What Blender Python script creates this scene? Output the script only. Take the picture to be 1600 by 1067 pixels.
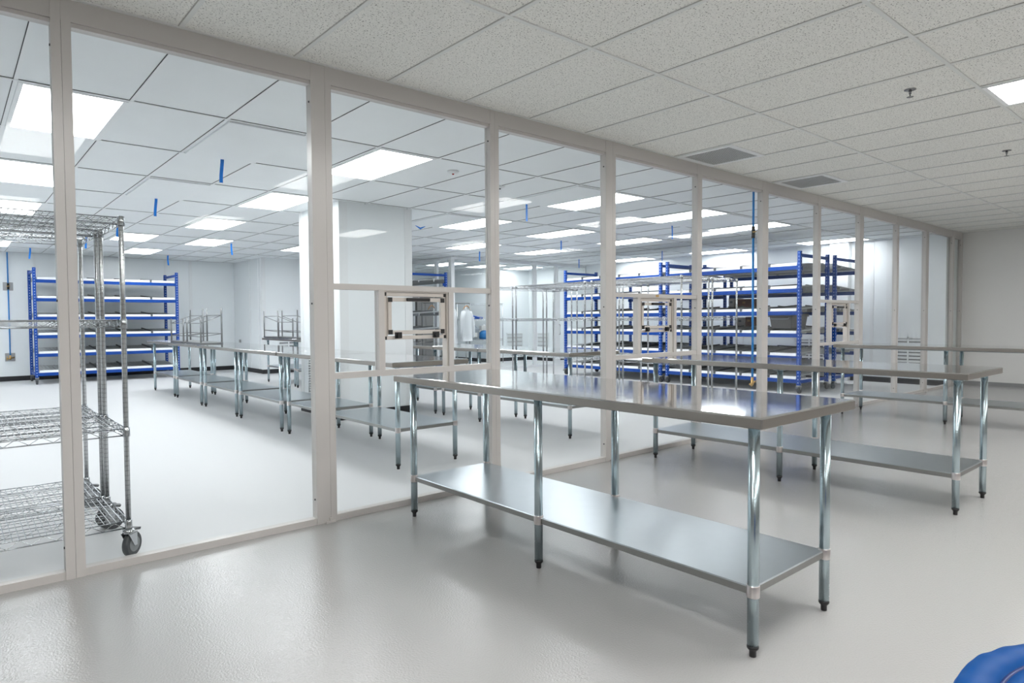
import bpy, math, random
from mathutils import Matrix, Vector

random.seed(7)
for o in list(bpy.data.objects):
    bpy.data.objects.remove(o)
scene = bpy.context.scene
COL = scene.collection
PI = math.pi

# ------------------------------------------------------------------ camera, world, exposure
CAM_X, CAM_Y, CAM_Z = 0.0, -3.7354, 1.2301
YAW, PITCH, ROLL, FPX = 0.8603, -0.0340, -0.0059, 1026.57
cam = bpy.data.cameras.new('camera')
cam.sensor_width = 36.0
cam.lens = FPX / 1600.0 * 36.0
cam.clip_start = 0.05
cam_ob = bpy.data.objects.new('camera', cam)
COL.objects.link(cam_ob)
_fw = Vector((math.cos(YAW) * math.cos(PITCH), math.sin(YAW) * math.cos(PITCH), math.sin(PITCH)))
_rt0 = Vector((math.sin(YAW), -math.cos(YAW), 0))
_up0 = _rt0.cross(_fw)
_rt = math.cos(ROLL) * _rt0 + math.sin(ROLL) * _up0
_up = -math.sin(ROLL) * _rt0 + math.cos(ROLL) * _up0
_m = Matrix((( _rt.x, _up.x, -_fw.x, CAM_X), (_rt.y, _up.y, -_fw.y, CAM_Y), (_rt.z, _up.z, -_fw.z, CAM_Z), (0, 0, 0, 1)))
cam_ob.matrix_world = _m
scene.camera = cam_ob

world = bpy.data.worlds.new('world')
scene.world = world
world.use_nodes = True
world.node_tree.nodes['Background'].inputs[0].default_value = (0.9, 0.95, 1, 1)
world.node_tree.nodes['Background'].inputs[1].default_value = 0.0

scene.view_settings.view_transform = 'Standard'
scene.view_settings.look = 'None'
scene.view_settings.gamma = 1.0
scene.view_settings.use_curve_mapping = False
scene.view_settings.exposure = 0.0
LIGHT_CLEAN = 14.0
LIGHT_FRONT = 27.0
scene.cycles.max_bounces = 14
scene.cycles.diffuse_bounces = 6
scene.cycles.glossy_bounces = 5
scene.cycles.transparent_max_bounces = 16
scene.cycles.sample_clamp_indirect = 6.0
scene.cycles.use_denoising = True

# ------------------------------------------------------------------ materials
def new_mat(name):
    m = bpy.data.materials.new(name)
    m.use_nodes = True
    return m, m.node_tree, m.node_tree.nodes['Principled BSDF']

def simple(name, col, rough=0.5, metal=0.0, spec=0.5):
    m, t, b = new_mat(name)
    b.inputs['Base Color'].default_value = (*col, 1)
    b.inputs['Roughness'].default_value = rough
    b.inputs['Metallic'].default_value = metal
    b.inputs['Specular IOR Level'].default_value = spec
    return m

def add_noise(m, scale, amount, detail=3, stretch=None, bump=0.0, bump_dist=0.002, rough_amt=0.0):
    t = m.node_tree
    b = t.nodes['Principled BSDF']
    tc = t.nodes.new('ShaderNodeTexCoord')
    src = tc.outputs['Object']
    if stretch:
        mp = t.nodes.new('ShaderNodeMapping')
        mp.inputs['Scale'].default_value = stretch
        t.links.new(src, mp.inputs['Vector'])
        src = mp.outputs[0]
    n = t.nodes.new('ShaderNodeTexNoise')
    n.inputs['Scale'].default_value = scale
    n.inputs['Detail'].default_value = detail
    t.links.new(src, n.inputs['Vector'])
    if amount:
        col = list(b.inputs['Base Color'].default_value)
        mx = t.nodes.new('ShaderNodeMix')
        mx.data_type = 'RGBA'
        mx.inputs[6].default_value = (*[c * (1 - amount) for c in col[:3]], 1)
        mx.inputs[7].default_value = (*[min(1, c * (1 + amount * .5)) for c in col[:3]], 1)
        t.links.new(n.outputs['Fac'], mx.inputs[0])
        t.links.new(mx.outputs[2], b.inputs['Base Color'])
    if rough_amt:
        r0 = b.inputs['Roughness'].default_value
        mr = t.nodes.new('ShaderNodeMapRange')
        mr.inputs[3].default_value = max(0.02, r0 - rough_amt)
        mr.inputs[4].default_value = r0 + rough_amt
        t.links.new(n.outputs['Fac'], mr.inputs[0])
        t.links.new(mr.outputs[0], b.inputs['Roughness'])
    if bump:
        bp = t.nodes.new('ShaderNodeBump')
        bp.inputs['Strength'].default_value = bump
        bp.inputs['Distance'].default_value = bump_dist
        t.links.new(n.outputs['Fac'], bp.inputs['Height'])
        t.links.new(bp.outputs[0], b.inputs['Normal'])
    return m

M = {}
M['floor_front'] = add_noise(simple('grey_epoxy', (0.365, 0.361, 0.358), 0.12, 0, 0.25), 125, 0.03, 2.0, None, 1.0, 0.0013)
_b = M['floor_front'].node_tree.nodes['Principled BSDF']
_b.inputs['Coat Weight'].default_value = 0.45
_b.inputs['Coat Roughness'].default_value = 0.05
_b.inputs['Coat IOR'].default_value = 1.5
_n = [n for n in M['floor_front'].node_tree.nodes if n.type == 'BUMP'][0]
M['floor_front'].node_tree.links.new(_n.outputs[0], _b.inputs['Coat Normal'])
M['floor_clean'] = add_noise(simple('white_epoxy', (0.63, 0.632, 0.636), 0.5, 0, 0.25), 60, 0.03, 3, None, 0.1, 0.001)
M['frame'] = simple('white_painted_aluminium', (0.54, 0.518, 0.50), 0.30)
M['wall_clean'] = add_noise(simple('white_panel', (0.87, 0.905, 0.92), 0.22, 0, 0.5), 1.2, 0.03, 2)
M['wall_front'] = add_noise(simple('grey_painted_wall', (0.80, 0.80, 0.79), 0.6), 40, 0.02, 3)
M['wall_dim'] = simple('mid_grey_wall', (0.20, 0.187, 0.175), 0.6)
M['trim_white'] = simple('white_trim', (0.80, 0.82, 0.83), 0.3)
M['cove'] = simple('black_rubber_cove', (0.012, 0.013, 0.016), 0.45)
M['tee'] = simple('ceiling_tee', (0.72, 0.735, 0.715), 0.45)
M['tee_clean'] = simple('ceiling_tee_white', (0.86, 0.88, 0.89), 0.4)
M['gap_shade_front'] = simple('soft_reveal_gap_shade', (0.48, 0.48, 0.46), 0.8)  # reveal strips with a soft shadow line painted into their grey
M['gap_shade'] = simple('dark_reveal_gap_shade', (0.06, 0.065, 0.07), 0.8)  # darker reveal strips, the shadow beside the tees put into the colour
M['tile_clean'] = add_noise(simple('smooth_ceiling_tile', (0.86, 0.89, 0.905), 0.5), 3, 0.05, 4)

def speckle_tile():
    m, t, b = new_mat('speckled_ceiling_tile')
    b.inputs['Roughness'].default_value = 0.9
    tc = t.nodes.new('ShaderNodeTexCoord')
    n = t.nodes.new('ShaderNodeTexNoise')
    n.inputs['Scale'].default_value = 115
    n.inputs['Detail'].default_value = 1.5
    t.links.new(tc.outputs['Object'], n.inputs['Vector'])
    r = t.nodes.new('ShaderNodeValToRGB')
    r.color_ramp.elements[0].position = 0.30
    r.color_ramp.elements[0].color = (0.20, 0.20, 0.185, 1)
    r.color_ramp.elements[1].position = 0.40
    r.color_ramp.elements[1].color = (0.90, 0.90, 0.86, 1)
    t.links.new(n.outputs['Fac'], r.inputs[0])
    n2 = t.nodes.new('ShaderNodeTexNoise')
    n2.inputs['Scale'].default_value = 45
    t.links.new(tc.outputs['Object'], n2.inputs['Vector'])
    mx = t.nodes.new('ShaderNodeMix')
    mx.data_type = 'RGBA'
    mx.blend_type = 'MULTIPLY'
    mx.inputs[0].default_value = 0.18
    t.links.new(r.outputs[0], mx.inputs[6])
    t.links.new(n2.outputs['Fac'], mx.inputs[7])
    t.links.new(mx.outputs[2], b.inputs['Base Color'])
    return m
M['tile_front'] = speckle_tile()

M['steel'] = add_noise(simple('stainless_steel_top', (0.65, 0.645, 0.635), 0.07, 1.0), 30, 0.02, 3, None, 0.10, 0.0008)
M['steel_shelf'] = add_noise(simple('galvanised_shelf', (0.50, 0.545, 0.575), 0.30, 1.0), 12, 0.05, 4)
M['steel_edge'] = simple('dark_steel_edge', (0.33, 0.305, 0.28), 0.38, 1.0)  # table edge faces, darker and rougher than the top
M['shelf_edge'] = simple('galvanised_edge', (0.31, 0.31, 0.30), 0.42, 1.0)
M['leg'] = add_noise(simple('galvanised_tube', (0.46, 0.55, 0.585), 0.25, 1.0), 4, 0.06, 2, (30, 30, .25))
M['collar'] = simple('cast_collar', (0.66, 0.62, 0.61), 0.3, 1.0)
M['black'] = simple('black_plastic', (0.012, 0.012, 0.013), 0.4)
M['chrome'] = simple('chrome_wire', (0.50, 0.515, 0.53), 0.2, 1.0)
M['chrome_dull'] = simple('zinc_tube', (0.24, 0.245, 0.25), 0.35, 1.0)

def grooved_post():
    m = simple('grooved_chrome_post', (0.50, 0.505, 0.51), 0.22, 1.0)
    t = m.node_tree
    b = t.nodes['Principled BSDF']
    tc = t.nodes.new('ShaderNodeTexCoord')
    w = t.nodes.new('ShaderNodeTexWave')
    w.bands_direction = 'Z'
    w.inputs['Scale'].default_value = 12.4
    t.links.new(tc.outputs['Object'], w.inputs['Vector'])
    r = t.nodes.new('ShaderNodeValToRGB')
    r.color_ramp.elements[0].position = 0.02
    r.color_ramp.elements[0].color = (0.40, 0.40, 0.41, 1)
    r.color_ramp.elements[1].position = 0.14
    r.color_ramp.elements[1].color = (0.56, 0.565, 0.57, 1)
    t.links.new(w.outputs['Fac'], r.inputs[0])
    t.links.new(r.outputs[0], b.inputs['Base Color'])
    return m
M['post'] = grooved_post()
M['blue'] = simple('blue_powder_coat', (0.003, 0.055, 0.30), 0.45, 0, 0.25)

def punched_blue():
    m = simple('blue_punched_upright', (0.003, 0.055, 0.30), 0.45, 0, 0.25)
    t = m.node_tree
    b = t.nodes['Principled BSDF']
    tc = t.nodes.new('ShaderNodeTexCoord')
    sx = t.nodes.new('ShaderNodeSeparateXYZ')
    t.links.new(tc.outputs['Object'], sx.inputs[0])
    def math_node(op, a, bval=None):
        n = t.nodes.new('ShaderNodeMath')
        n.operation = op
        if hasattr(a, 'links'):
            t.links.new(a, n.inputs[0])
        else:
            n.inputs[0].default_value = a
        if bval is not None:
            if hasattr(bval, 'links'):
                t.links.new(bval, n.inputs[1])
            else:
                n.inputs[1].default_value = bval
        return n.outputs[0]
    zz = math_node('MODULO', sx.outputs[2], 0.055)
    a = math_node('LESS_THAN', zz, 0.018)
    ax = math_node('LESS_THAN', math_node('ABSOLUTE', sx.outputs[0]), 0.007)
    ay = math_node('LESS_THAN', math_node('ABSOLUTE', sx.outputs[1]), 0.007)
    mid = math_node('MULTIPLY', a, math_node('MAXIMUM', ax, ay))
    mx = t.nodes.new('ShaderNodeMix')
    mx.data_type = 'RGBA'
    mx.inputs[6].default_value = (0.004, 0.058, 0.32, 1)
    mx.inputs[7].default_value = (0.42, 0.5, 0.68, 1)
    t.links.new(mid, mx.inputs[0])
    t.links.new(mx.outputs[2], b.inputs['Base Color'])
    return m
M['blue_post'] = punched_blue()
M['strip_white'] = simple('white_label_strip', (0.82, 0.83, 0.85), 0.35)
M['roller'] = simple('zinc_roller_track', (0.46, 0.475, 0.48), 0.42, 0.75)
M['dark_guide'] = simple('dark_lane_guide', (0.10, 0.105, 0.11), 0.45)
M['rubber'] = simple('grey_rubber_tyre', (0.055, 0.06, 0.065), 0.5)
M['hub'] = simple('grey_wheel_core', (0.22, 0.23, 0.24), 0.45)
M['tape'] = simple('blue_tape', (0.0, 0.19, 0.68), 0.5)
M['hose'] = simple('blue_air_pipe', (0.005, 0.22, 0.62), 0.35)
M['brass'] = simple('brass', (0.62, 0.40, 0.16), 0.3, 1.0)
M['grey_box'] = simple('grey_metal_plate', (0.34, 0.345, 0.35), 0.4, 0.4)
M['alu'] = simple('aluminium_extrusion', (0.60, 0.56, 0.52), 0.38, 0.25)
M['tote'] = simple('grey_plastic_tote', (0.10, 0.10, 0.10), 0.5)
M['cardboard'] = add_noise(simple('brown_cardboard', (0.24, 0.095, 0.06), 0.75), 6, 0.25, 3, (1, 1, 14))
M['carton'] = simple('white_carton', (0.74, 0.72, 0.70), 0.6)
M['gown'] = simple('white_gown_cloth', (0.86, 0.87, 0.89), 0.85)
M['wood'] = add_noise(simple('hanger_wood', (0.50, 0.24, 0.09), 0.5), 8, 0.2, 2)
M['bin_blue'] = simple('blue_plastic_bin', (0.01, 0.10, 0.50), 0.4)
M['bin_grey'] = simple('grey_plastic_bin', (0.30, 0.33, 0.35), 0.5)
M['bag_blue'] = add_noise(simple('pale_blue_bag', (0.03, 0.25, 0.62), 0.45), 14, 0.3, 3, None, 0.6, 0.01)
M['cabinet'] = simple('grey_cabinet', (0.27, 0.265, 0.26), 0.45)
M['vinyl'] = add_noise(simple('blue_vinyl', (0.0, 0.05, 0.20), 0.5, 0, 0.08), 9, 0.10, 2, None, 0.2, 0.008)
M['vinyl_dark'] = simple('dark_blue_seam', (0.0, 0.012, 0.10), 0.5)
M['grille'] = simple('grey_vent_grille', (0.48, 0.49, 0.49), 0.45, 0.2)
M['vent_back'] = simple('vent_backing', (0.17, 0.175, 0.18), 0.7)
M['slat'] = simple('white_louver_slat', (0.66, 0.68, 0.69), 0.35)
M['dark'] = simple('dark_recess', (0.06, 0.065, 0.07), 0.7)
M['sprinkler'] = simple('sprinkler_chrome', (0.30, 0.30, 0.31), 0.25, 1.0)
M['red'] = simple('red_dot', (0.6, 0.03, 0.02), 0.4)
M['screw'] = simple('screw_head', (0.06, 0.06, 0.065), 0.4, 0.5)

def emitter(name, col, strength):
    m, t, b = new_mat(name)
    b.inputs['Base Color'].default_value = (0.8, 0.8, 0.8, 1)
    b.inputs['Emission Color'].default_value = (*col, 1)
    b.inputs['Emission Strength'].default_value = strength
    return m
M['lens_clean'] = emitter('lit_diffuser_cool', (0.965, 0.985, 1.0), LIGHT_CLEAN)
M['lens_dim'] = emitter('lit_diffuser_dimmed', (0.965, 0.985, 1.0), 9.0)
M['lens_front'] = emitter('lit_diffuser_warm', (1.0, 0.99, 0.97), LIGHT_FRONT)

def glass_mat():
    m = bpy.data.materials.new('clear_glass')
    m.use_nodes = True
    t = m.node_tree
    t.nodes.clear()
    out = t.nodes.new('ShaderNodeOutputMaterial')
    mix = t.nodes.new('ShaderNodeMixShader')
    tr = t.nodes.new('ShaderNodeBsdfTransparent')
    tr.inputs[0].default_value = (0.975, 0.985, 0.985, 1)
    gl = t.nodes.new('ShaderNodeBsdfGlossy')
    gl.inputs['Roughness'].default_value = 0.0
    fr = t.nodes.new('ShaderNodeFresnel')
    geo = t.nodes.new('ShaderNodeNewGeometry')
    mr = t.nodes.new('ShaderNodeMapRange')      # same index from either face of the sheet
    mr.inputs[3].default_value = 1.20
    mr.inputs[4].default_value = 1 / 1.20
    t.links.new(geo.outputs['Backfacing'], mr.inputs[0])
    t.links.new(mr.outputs[0], fr.inputs['IOR'])
    t.links.new(fr.outputs[0], mix.inputs[0])
    t.links.new(tr.outputs[0], mix.inputs[1])
    t.links.new(gl.outputs[0], mix.inputs[2])
    t.links.new(mix.outputs[0], out.inputs[0])
    return m
M['glass'] = glass_mat()

# ------------------------------------------------------------------ mesh building
class MB:
    def __init__(s):
        s.v, s.f, s.sm, s.mi = [], [], [], []
        s.cur = 0
    def face(s, idx, smooth=False):
        s.f.append(idx); s.sm.append(smooth); s.mi.append(s.cur)
    def box(s, x0, y0, z0, x1, y1, z1):
        if x0 > x1: x0, x1 = x1, x0
        if y0 > y1: y0, y1 = y1, y0
        if z0 > z1: z0, z1 = z1, z0
        b = len(s.v)
        s.v += [(x0, y0, z0), (x1, y0, z0), (x1, y1, z0), (x0, y1, z0), (x0, y0, z1), (x1, y0, z1), (x1, y1, z1), (x0, y1, z1)]
        for q in ((0, 3, 2, 1), (4, 5, 6, 7), (0, 1, 5, 4), (1, 2, 6, 5), (2, 3, 7, 6), (3, 0, 4, 7)):
            s.face([b + i for i in q])
        return s
    def hexa(s, p):
        """eight corners, bottom ring then top ring"""
        b = len(s.v)
        s.v += [tuple(q) for q in p]
        for q in ((0, 3, 2, 1), (4, 5, 6, 7), (0, 1, 5, 4), (1, 2, 6, 5), (2, 3, 7, 6), (3, 0, 4, 7)):
            s.face([b + i for i in q])
        return s
    def tube(s, pts, r, n=8, caps=True):
        pts = [Vector(p) for p in pts]
        rs = r if isinstance(r, (list, tuple)) else [r] * len(pts)
        b = len(s.v)
        ref = None
        for i, p in enumerate(pts):
            d = (pts[min(i + 1, len(pts) - 1)] - pts[max(i - 1, 0)]).normalized()
            if ref is None:
                ref = Vector((0, 0, 1)) if abs(d.z) < 0.9 else Vector((1, 0, 0))
            u = d.cross(ref).normalized()
            w = d.cross(u).normalized()
            for k in range(n):
                a = 2 * PI * k / n
                s.v.append(tuple(p + (u * math.cos(a) + w * math.sin(a)) * rs[i]))
        for i in range(len(pts) - 1):
            for k in range(n):
                k2 = (k + 1) % n
                s.face([b + i * n + k, b + i * n + k2, b + (i + 1) * n + k2, b + (i + 1) * n + k], n > 4)
        if caps:
            s.face([b + k for k in range(n)][::-1])
            e = b + (len(pts) - 1) * n
            s.face([e + k for k in range(n)])
        return s
    def lathe(s, prof, cx=0, cy=0, n=20, caps=True):
        b = len(s.v)
        for r, z in prof:
            for k in range(n):
                a = 2 * PI * k / n
                s.v.append((cx + r * math.cos(a), cy + r * math.sin(a), z))
        for i in range(len(prof) - 1):
            for k in range(n):
                k2 = (k + 1) % n
                s.face([b + i * n + k, b + i * n + k2, b + (i + 1) * n + k2, b + (i + 1) * n + k], True)
        if caps:
            s.face([b + k for k in range(n)][::-1])
            e = b + (len(prof) - 1) * n
            s.face([e + k for k in range(n)])
        return s
    def disc_x(s, cx, cy, cz, r, half, n=18):
        """wheel whose axle lies along x"""
        s.tube([(cx - half, cy, cz), (cx - half * .7, cy, cz), (cx + half * .7, cy, cz), (cx + half, cy, cz)], [r * .9, r, r, r * .9], n)
        return s
    def disc_y(s, cx, cy, cz, r, half, n=24):
        s.tube([(cx, cy - half, cz), (cx, cy - half * .7, cz), (cx, cy + half * .7, cz), (cx, cy + half, cz)], [r * .9, r, r, r * .9], n)
        return s
    def build(s, name, mats, parent=None, bevel=0.0, loc=None):
        me = bpy.data.meshes.new(name)
        me.from_pydata(s.v, [], s.f)
        if not isinstance(mats, (list, tuple)):
            mats = [mats]
        for m in mats:
            me.materials.append(m)
        for i, p in enumerate(me.polygons):
            p.use_smooth = s.sm[i]
            p.material_index = s.mi[i]
        me.update()
        o = bpy.data.objects.new(name, me)
        COL.objects.link(o)
        if parent is not None:
            o.parent = parent
        if loc is not None:
            o.location = loc
        if bevel:
            md = o.modifiers.new('bevel', 'BEVEL')
            md.width = bevel
            md.segments = 2
            md.limit_method = 'ANGLE'
            md.angle_limit = 0.9
        return o

def tag(o, label, cat, group=None, kind=None):
    o['label'] = label
    o['category'] = cat
    if group: o['group'] = group
    if kind: o['kind'] = kind
    return o

def empty(name, loc=(0, 0, 0), rz=0.0):
    o = bpy.data.objects.new(name, None)
    o.empty_display_size = 0.1
    COL.objects.link(o)
    o.location = loc
    o.rotation_euler = (0, 0, rz)
    return o

def thing(name, label, cat, loc=(0, 0, 0), rz=0.0, group=None):
    return tag(empty(name, loc, rz), label, cat, group)

def struct(o, label, cat):
    return tag(o, label, cat, None, 'structure')

def copy_thing(root, loc, rz, label):
    """copy a thing, its parts and their sub-parts"""
    c = root.copy()
    COL.objects.link(c)
    c.location = loc
    c.rotation_euler = (0, 0, rz)
    c['label'] = label
    for ch in list(root.children):
        d = ch.copy()
        COL.objects.link(d)
        d.parent = c
        for g in list(ch.children):
            e = g.copy()
            COL.objects.link(e)
            e.parent = d
    return c

# ------------------------------------------------------------------ room shell
H1 = 2.743            # ceiling of the front room
H2 = 2.676            # ceiling of the clean room
XL, XR1, XR2 = -3.6, 14.1, 13.35
YB, YF = -8.6, 13.45

struct(MB().box(XL, YB, -0.1, XR1, 0.03, 0.0).build('floor', M['floor_front']), 'glossy grey epoxy floor in front of the glass wall', 'floor')
struct(MB().box(XL, 0.03, -0.1, XR1, YF + .1, 0.0).build('floor_clean', M['floor_clean']), 'white floor of the clean room behind the glass wall', 'floor')

GX1, GY1 = 2.1769, -1.1989      # tile grid of the front room
GX2, GY2 = 0.963, 1.2125        # tile grid of the clean room
T = 0.6096

front_lights = [(i, r) for i in (-7, -3, 1, 5, 9, 13) for r in (0, 1)]
def front_cell(i, r):
    x0 = GX1 + T * i
    y1 = GY1 - 2 * T - r * 6 * T
    return x0, y1 - 2 * T, x0 + T, y1
clean_lights = [(-1, 0), (-1, 2), (-1, 4), (-1, 8), (3, 0), (3, 2), (3, 4), (2, 6), (4, 6), (3, 8), (7, 6), (8, 0), (8, 2),
                (-6, 2), (-6, 4), (-6, 6), (-6, 8), (11, 0), (11, 2), (11, 4), (14, 0), (14, 2), (14, 4), (19, 0), (19, 2), (19, 4)]  # leftmost column is added out of view to brighten the far floor
def clean_cell(i, j):
    x0 = GX2 + T * i
    y0 = GY2 + 2 * T * j
    return x0, y0, x0 + T, y0 + 2 * T

# tiles lie 8 mm above the tee grid; cells that hold a lamp or grille stay open above it
mb = MB()
mb.box(XL, YB, H1 + 0.006, XR1, 0.06, H1 + 0.05)
c1 = struct(mb.build('ceiling', M['tile_front']), 'speckled tile ceiling over the front room', 'ceiling')
mb = MB()
i = math.floor((XL - GX1) / T)
while GX1 + T * i < XR1:
    x = GX1 + T * i
    if x > XL + .02:
        mb.box(x - .012, YB, H1, x + .012, 0.0, H1 + .0075)
    i += 1
for k in range(-6, 2):
    y = GY1 + 2 * T * k
    if YB < y < -0.02:
        mb.box(XL, y - .012, H1 - .0015, XR1, y + .012, H1 + .0072)
mb.box(XR1 - .022, YB, H1 - .001, XR1, 0, H1 + .0072)
mb.box(XL, -.022, H1 - .001, XR1, 0.0, H1 + .0072)
mb.build('ceiling_grid', M['tee'], c1)
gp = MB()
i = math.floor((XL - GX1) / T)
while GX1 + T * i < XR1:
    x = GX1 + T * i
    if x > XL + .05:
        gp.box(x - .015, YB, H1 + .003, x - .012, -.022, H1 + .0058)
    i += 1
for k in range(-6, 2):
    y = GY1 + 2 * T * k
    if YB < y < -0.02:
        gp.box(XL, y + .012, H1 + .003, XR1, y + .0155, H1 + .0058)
gp.build('reveal_gap_shade', M['gap_shade_front'], c1)  # thin strips standing in for the shade along each tee

mb = MB()
mb.box(XL, 0.061, H2 + 0.006, XR2, YF, H2 + 0.05)
c2 = struct(mb.build('ceiling_clean', M['tile_clean']), 'smooth white tile ceiling over the clean room', 'ceiling')
mb = MB()
i = math.floor((XL - GX2) / T)
while GX2 + T * i < XR2:
    x = GX2 + T * i
    if x > XL:
        mb.box(x - .011, 0.065, H2, x + .011, YF, H2 + .0075)
    i += 1
for k in range(-1, 11):
    y = GY2 + 2 * T * k
    if 0.1 < y < YF:
        mb.box(XL, y - .011, H2 - .0015, XR2, y + .011, H2 + .0072)
mb.build('ceiling_grid', M['tee_clean'], c2)
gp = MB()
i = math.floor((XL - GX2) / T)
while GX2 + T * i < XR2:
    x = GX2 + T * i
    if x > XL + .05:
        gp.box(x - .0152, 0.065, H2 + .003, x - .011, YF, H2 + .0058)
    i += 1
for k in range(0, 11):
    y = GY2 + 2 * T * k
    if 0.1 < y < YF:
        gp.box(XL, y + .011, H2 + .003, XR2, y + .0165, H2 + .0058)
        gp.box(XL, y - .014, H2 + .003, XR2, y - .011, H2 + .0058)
gp.build('reveal_gap_shade', M['gap_shade'], c2)  # strips painted dark as the reveal shadow of the clean room grid

def wall(name, x0, y0, x1, y1, mat, label, z1=2.80):
    return struct(MB().box(x0, y0, 0, x1, y1, z1).build(name, mat), label, 'wall')

wall('wall_front_right', XR1, YB, XR1 + .1, 0.06, M['wall_front'], 'plain grey wall at the right end of the front room')
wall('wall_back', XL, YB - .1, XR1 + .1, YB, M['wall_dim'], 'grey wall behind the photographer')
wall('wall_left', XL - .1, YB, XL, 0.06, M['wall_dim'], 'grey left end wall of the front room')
wall('wall_clean_left', XL - .1, 0.06, XL, YF + .1, M['wall_clean'], 'white panel wall on the left of the clean room')
wall('wall_clean_far', XL, YF, 5.53, YF + .1, M['wall_clean'], 'white far wall behind the left blue rack')
wall('wall_clean_side', 5.53, 11.5, 8.86, YF + .1, M['wall_clean'], 'white jutting wall in the far corner beyond the column')
wall('wall_clean_right', XR2, 0.062, XR1 + .1, 11.0, M['wall_clean'], 'white panel wall on the right of the clean room')
wall('wall_gown_back', 11.7, 11.0, XR1, YF + .1, M['wall_clean'], 'white back wall of the gowning room with return grille')
wall('wall_gown_far', 8.86, YF, 11.7, YF + .1, M['wall_clean'], 'white end wall of the gowning alcove')

# black cove base
def base(name, boxes, label):
    mb = MB()
    for b in boxes:
        mb.box(*b)
    return struct(mb.build(name, M['cove']), label, 'baseboard')
base('baseboard_far', [(XL, YF - .012, 0, 5.53, YF, .10)], 'black cove base along the far left wall')
base('baseboard_side', [(5.518, 11.488, 0, 5.53, YF - .012, .10), (5.53, 11.488, 0, 8.86, 11.5, .10)], 'black cove base round the jutting wall')
base('baseboard_right', [(XR2 - .012, 0.07, 0, XR2, 8.60, .10), (XR2 - .012, 8.74, 0, XR2, 10.988, .10)], 'black cove base along the right clean room wall')
base('baseboard_gown', [(11.7, 10.988, 0, XR2 - .012, 11.0, .10), (11.688, 11.0, 0, 11.7, YF, .10)], 'black cove base in the gowning room')
struct(MB().box(XR1 - .01, YB, 0, XR1, 0.0, .06).build('baseboard_front', M['grey_box']), 'thin grey base strip on the front room wall', 'baseboard')

# panel seams on the white walls
mb = MB()
for x in (-2.2, -1.0, 0.25, 1.45, 2.70, 3.953):
    mb.box(x - .02, YF - .004, 0.10, x + .02, YF, H2)
mb.box(4.48, YF - .012, 0.10, 4.55, YF, H2)
struct(mb.build('trim_1', M['trim_white']), 'upright joint strips on the far left wall panels', 'trim')
mb = MB()
for y in (12.32, 11.75):
    mb.box(5.524, y - .02, 0.10, 5.53, y + .02, H2)
mb.box(5.505, 11.475, 0.10, 5.60, 11.56, H2)
struct(mb.build('trim_2', M['trim_white']), 'upright corner and joint strips on the jutting wall', 'trim')
mb = MB()
for y, w in ((0.98, .05), (1.28, .03), (2.75, .02), (3.95, .02), (5.17, .02), (6.40, .02), (7.6, .02)):
    mb.box(XR2 - .006, y - w, 0.10, XR2, y + w, H2)
struct(mb.build('trim_3', M['trim_white']), 'upright joint strips on the right clean room wall', 'trim')
struct(MB().box(13.20, 1.66, 0, XR2, 2.02, H2).build('trim_4', M['trim_white'], bevel=.01), 'white boxed chase standing against the right clean room wall', 'trim')

# white column in the clean room
cx0, cx1, cy0, cy1 = 3.65, 4.68, 3.72, 4.90
mb = MB().box(cx0, cy0, 0, cx1, cy1, H2 + .01)
colu = struct(mb.build('column', M['wall_clean']), 'square white panel clad column standing between the table rows', 'column')
mb = MB()
for x in (cx0, cx1 - .11):
    mb.box(x + (0 if x > 4 else -.004), cy0 - .004, 0.10, x + .11, cy0 + .002, H2)
for y in (cy0, cy1 - .09):
    mb.box(cx0 - .004, y, 0.10, cx0 + .002, y + .09, H2)
    mb.box(cx1 - .002, y, 0.10, cx1 + .004, y + .09, H2)
mb.build('corner_trim', M['trim_white'], colu)
MB().box(cx0 - .012, cy0 - .012, 0, cx1 + .012, cy1 + .012, .10).build('cove_base', M['cove'], colu)

def louver(label, origin, axis, w, z0, z1, n, mull=True, mats=('slat', 'dark')):
    """return air grille; axis 'x': lies along x facing -y, axis 'y': lies along y facing -x"""
    t = thing('return_air_grille', label, 'air grille', origin, 0 if axis == 'x' else -PI / 2)
    f = MB()
    b = .025
    f.box(0, -.015, z0, w, 0, z0 + b).box(0, -.015, z1 - b, w, 0, z1).box(0, -.015, z0, b, 0, z1).box(w - b, -.015, z0, w, 0, z1)
    if mull:
        f.box(w / 2 - .012, -.015, z0, w / 2 + .012, 0, z1)
    f.build('frame', M['trim_white'], t)
    MB().box(b, -.003, z0 + b, w - b, -.001, z1 - b).build('backing', M[mats[1]], t)
    sl = MB()
    for k in range(n):
        z = z0 + b + (z1 - z0 - 2 * b) * (k + .5) / n
        h = (z1 - z0 - 2 * b) / n * .36
        sl.hexa([(b, -.014, z - h), (w - b, -.014, z - h), (w - b, -.004, z - .1 * h), (b, -.004, z - .1 * h),
                 (b, -.014, z - h + .006), (w - b, -.014, z - h + .006), (w - b, -.004, z + h), (b, -.004, z + h)])
    sl.build('slats', M[mats[0]], t)
    return t
louver('tall louvered return grille low on the left face of the white column', (cx0 - .004, 4.66, 0), 'y', .26, .20, .82, 17, False)
louver('white louvered wall grille at the right, just above the far table top', (XR2, .90, 0), 'y', .50, .36, .86, 7)
louver('white louvered wall grille half hidden behind the right end of the blue racks', (XR2, 2.78, 0), 'y', .62, .30, .80, 7)
louver('white louvered grille on the gowning room back wall, left of the room corner', (12.46, 11.0, 0), 'x', .64, .30, .82, 4, False, ('slat', 'grille'))
louver('white louvered grille in the gowning room, just right of the room corner', (XR2, 10.62, 0), 'y', .5, .30, .82, 4, False, ('slat', 'grille'))
louver('white louvered grille on the jutting wall behind the upturned stands', (5.88, 11.5, 0), 'x', .5, .30, .80, 6)

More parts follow.
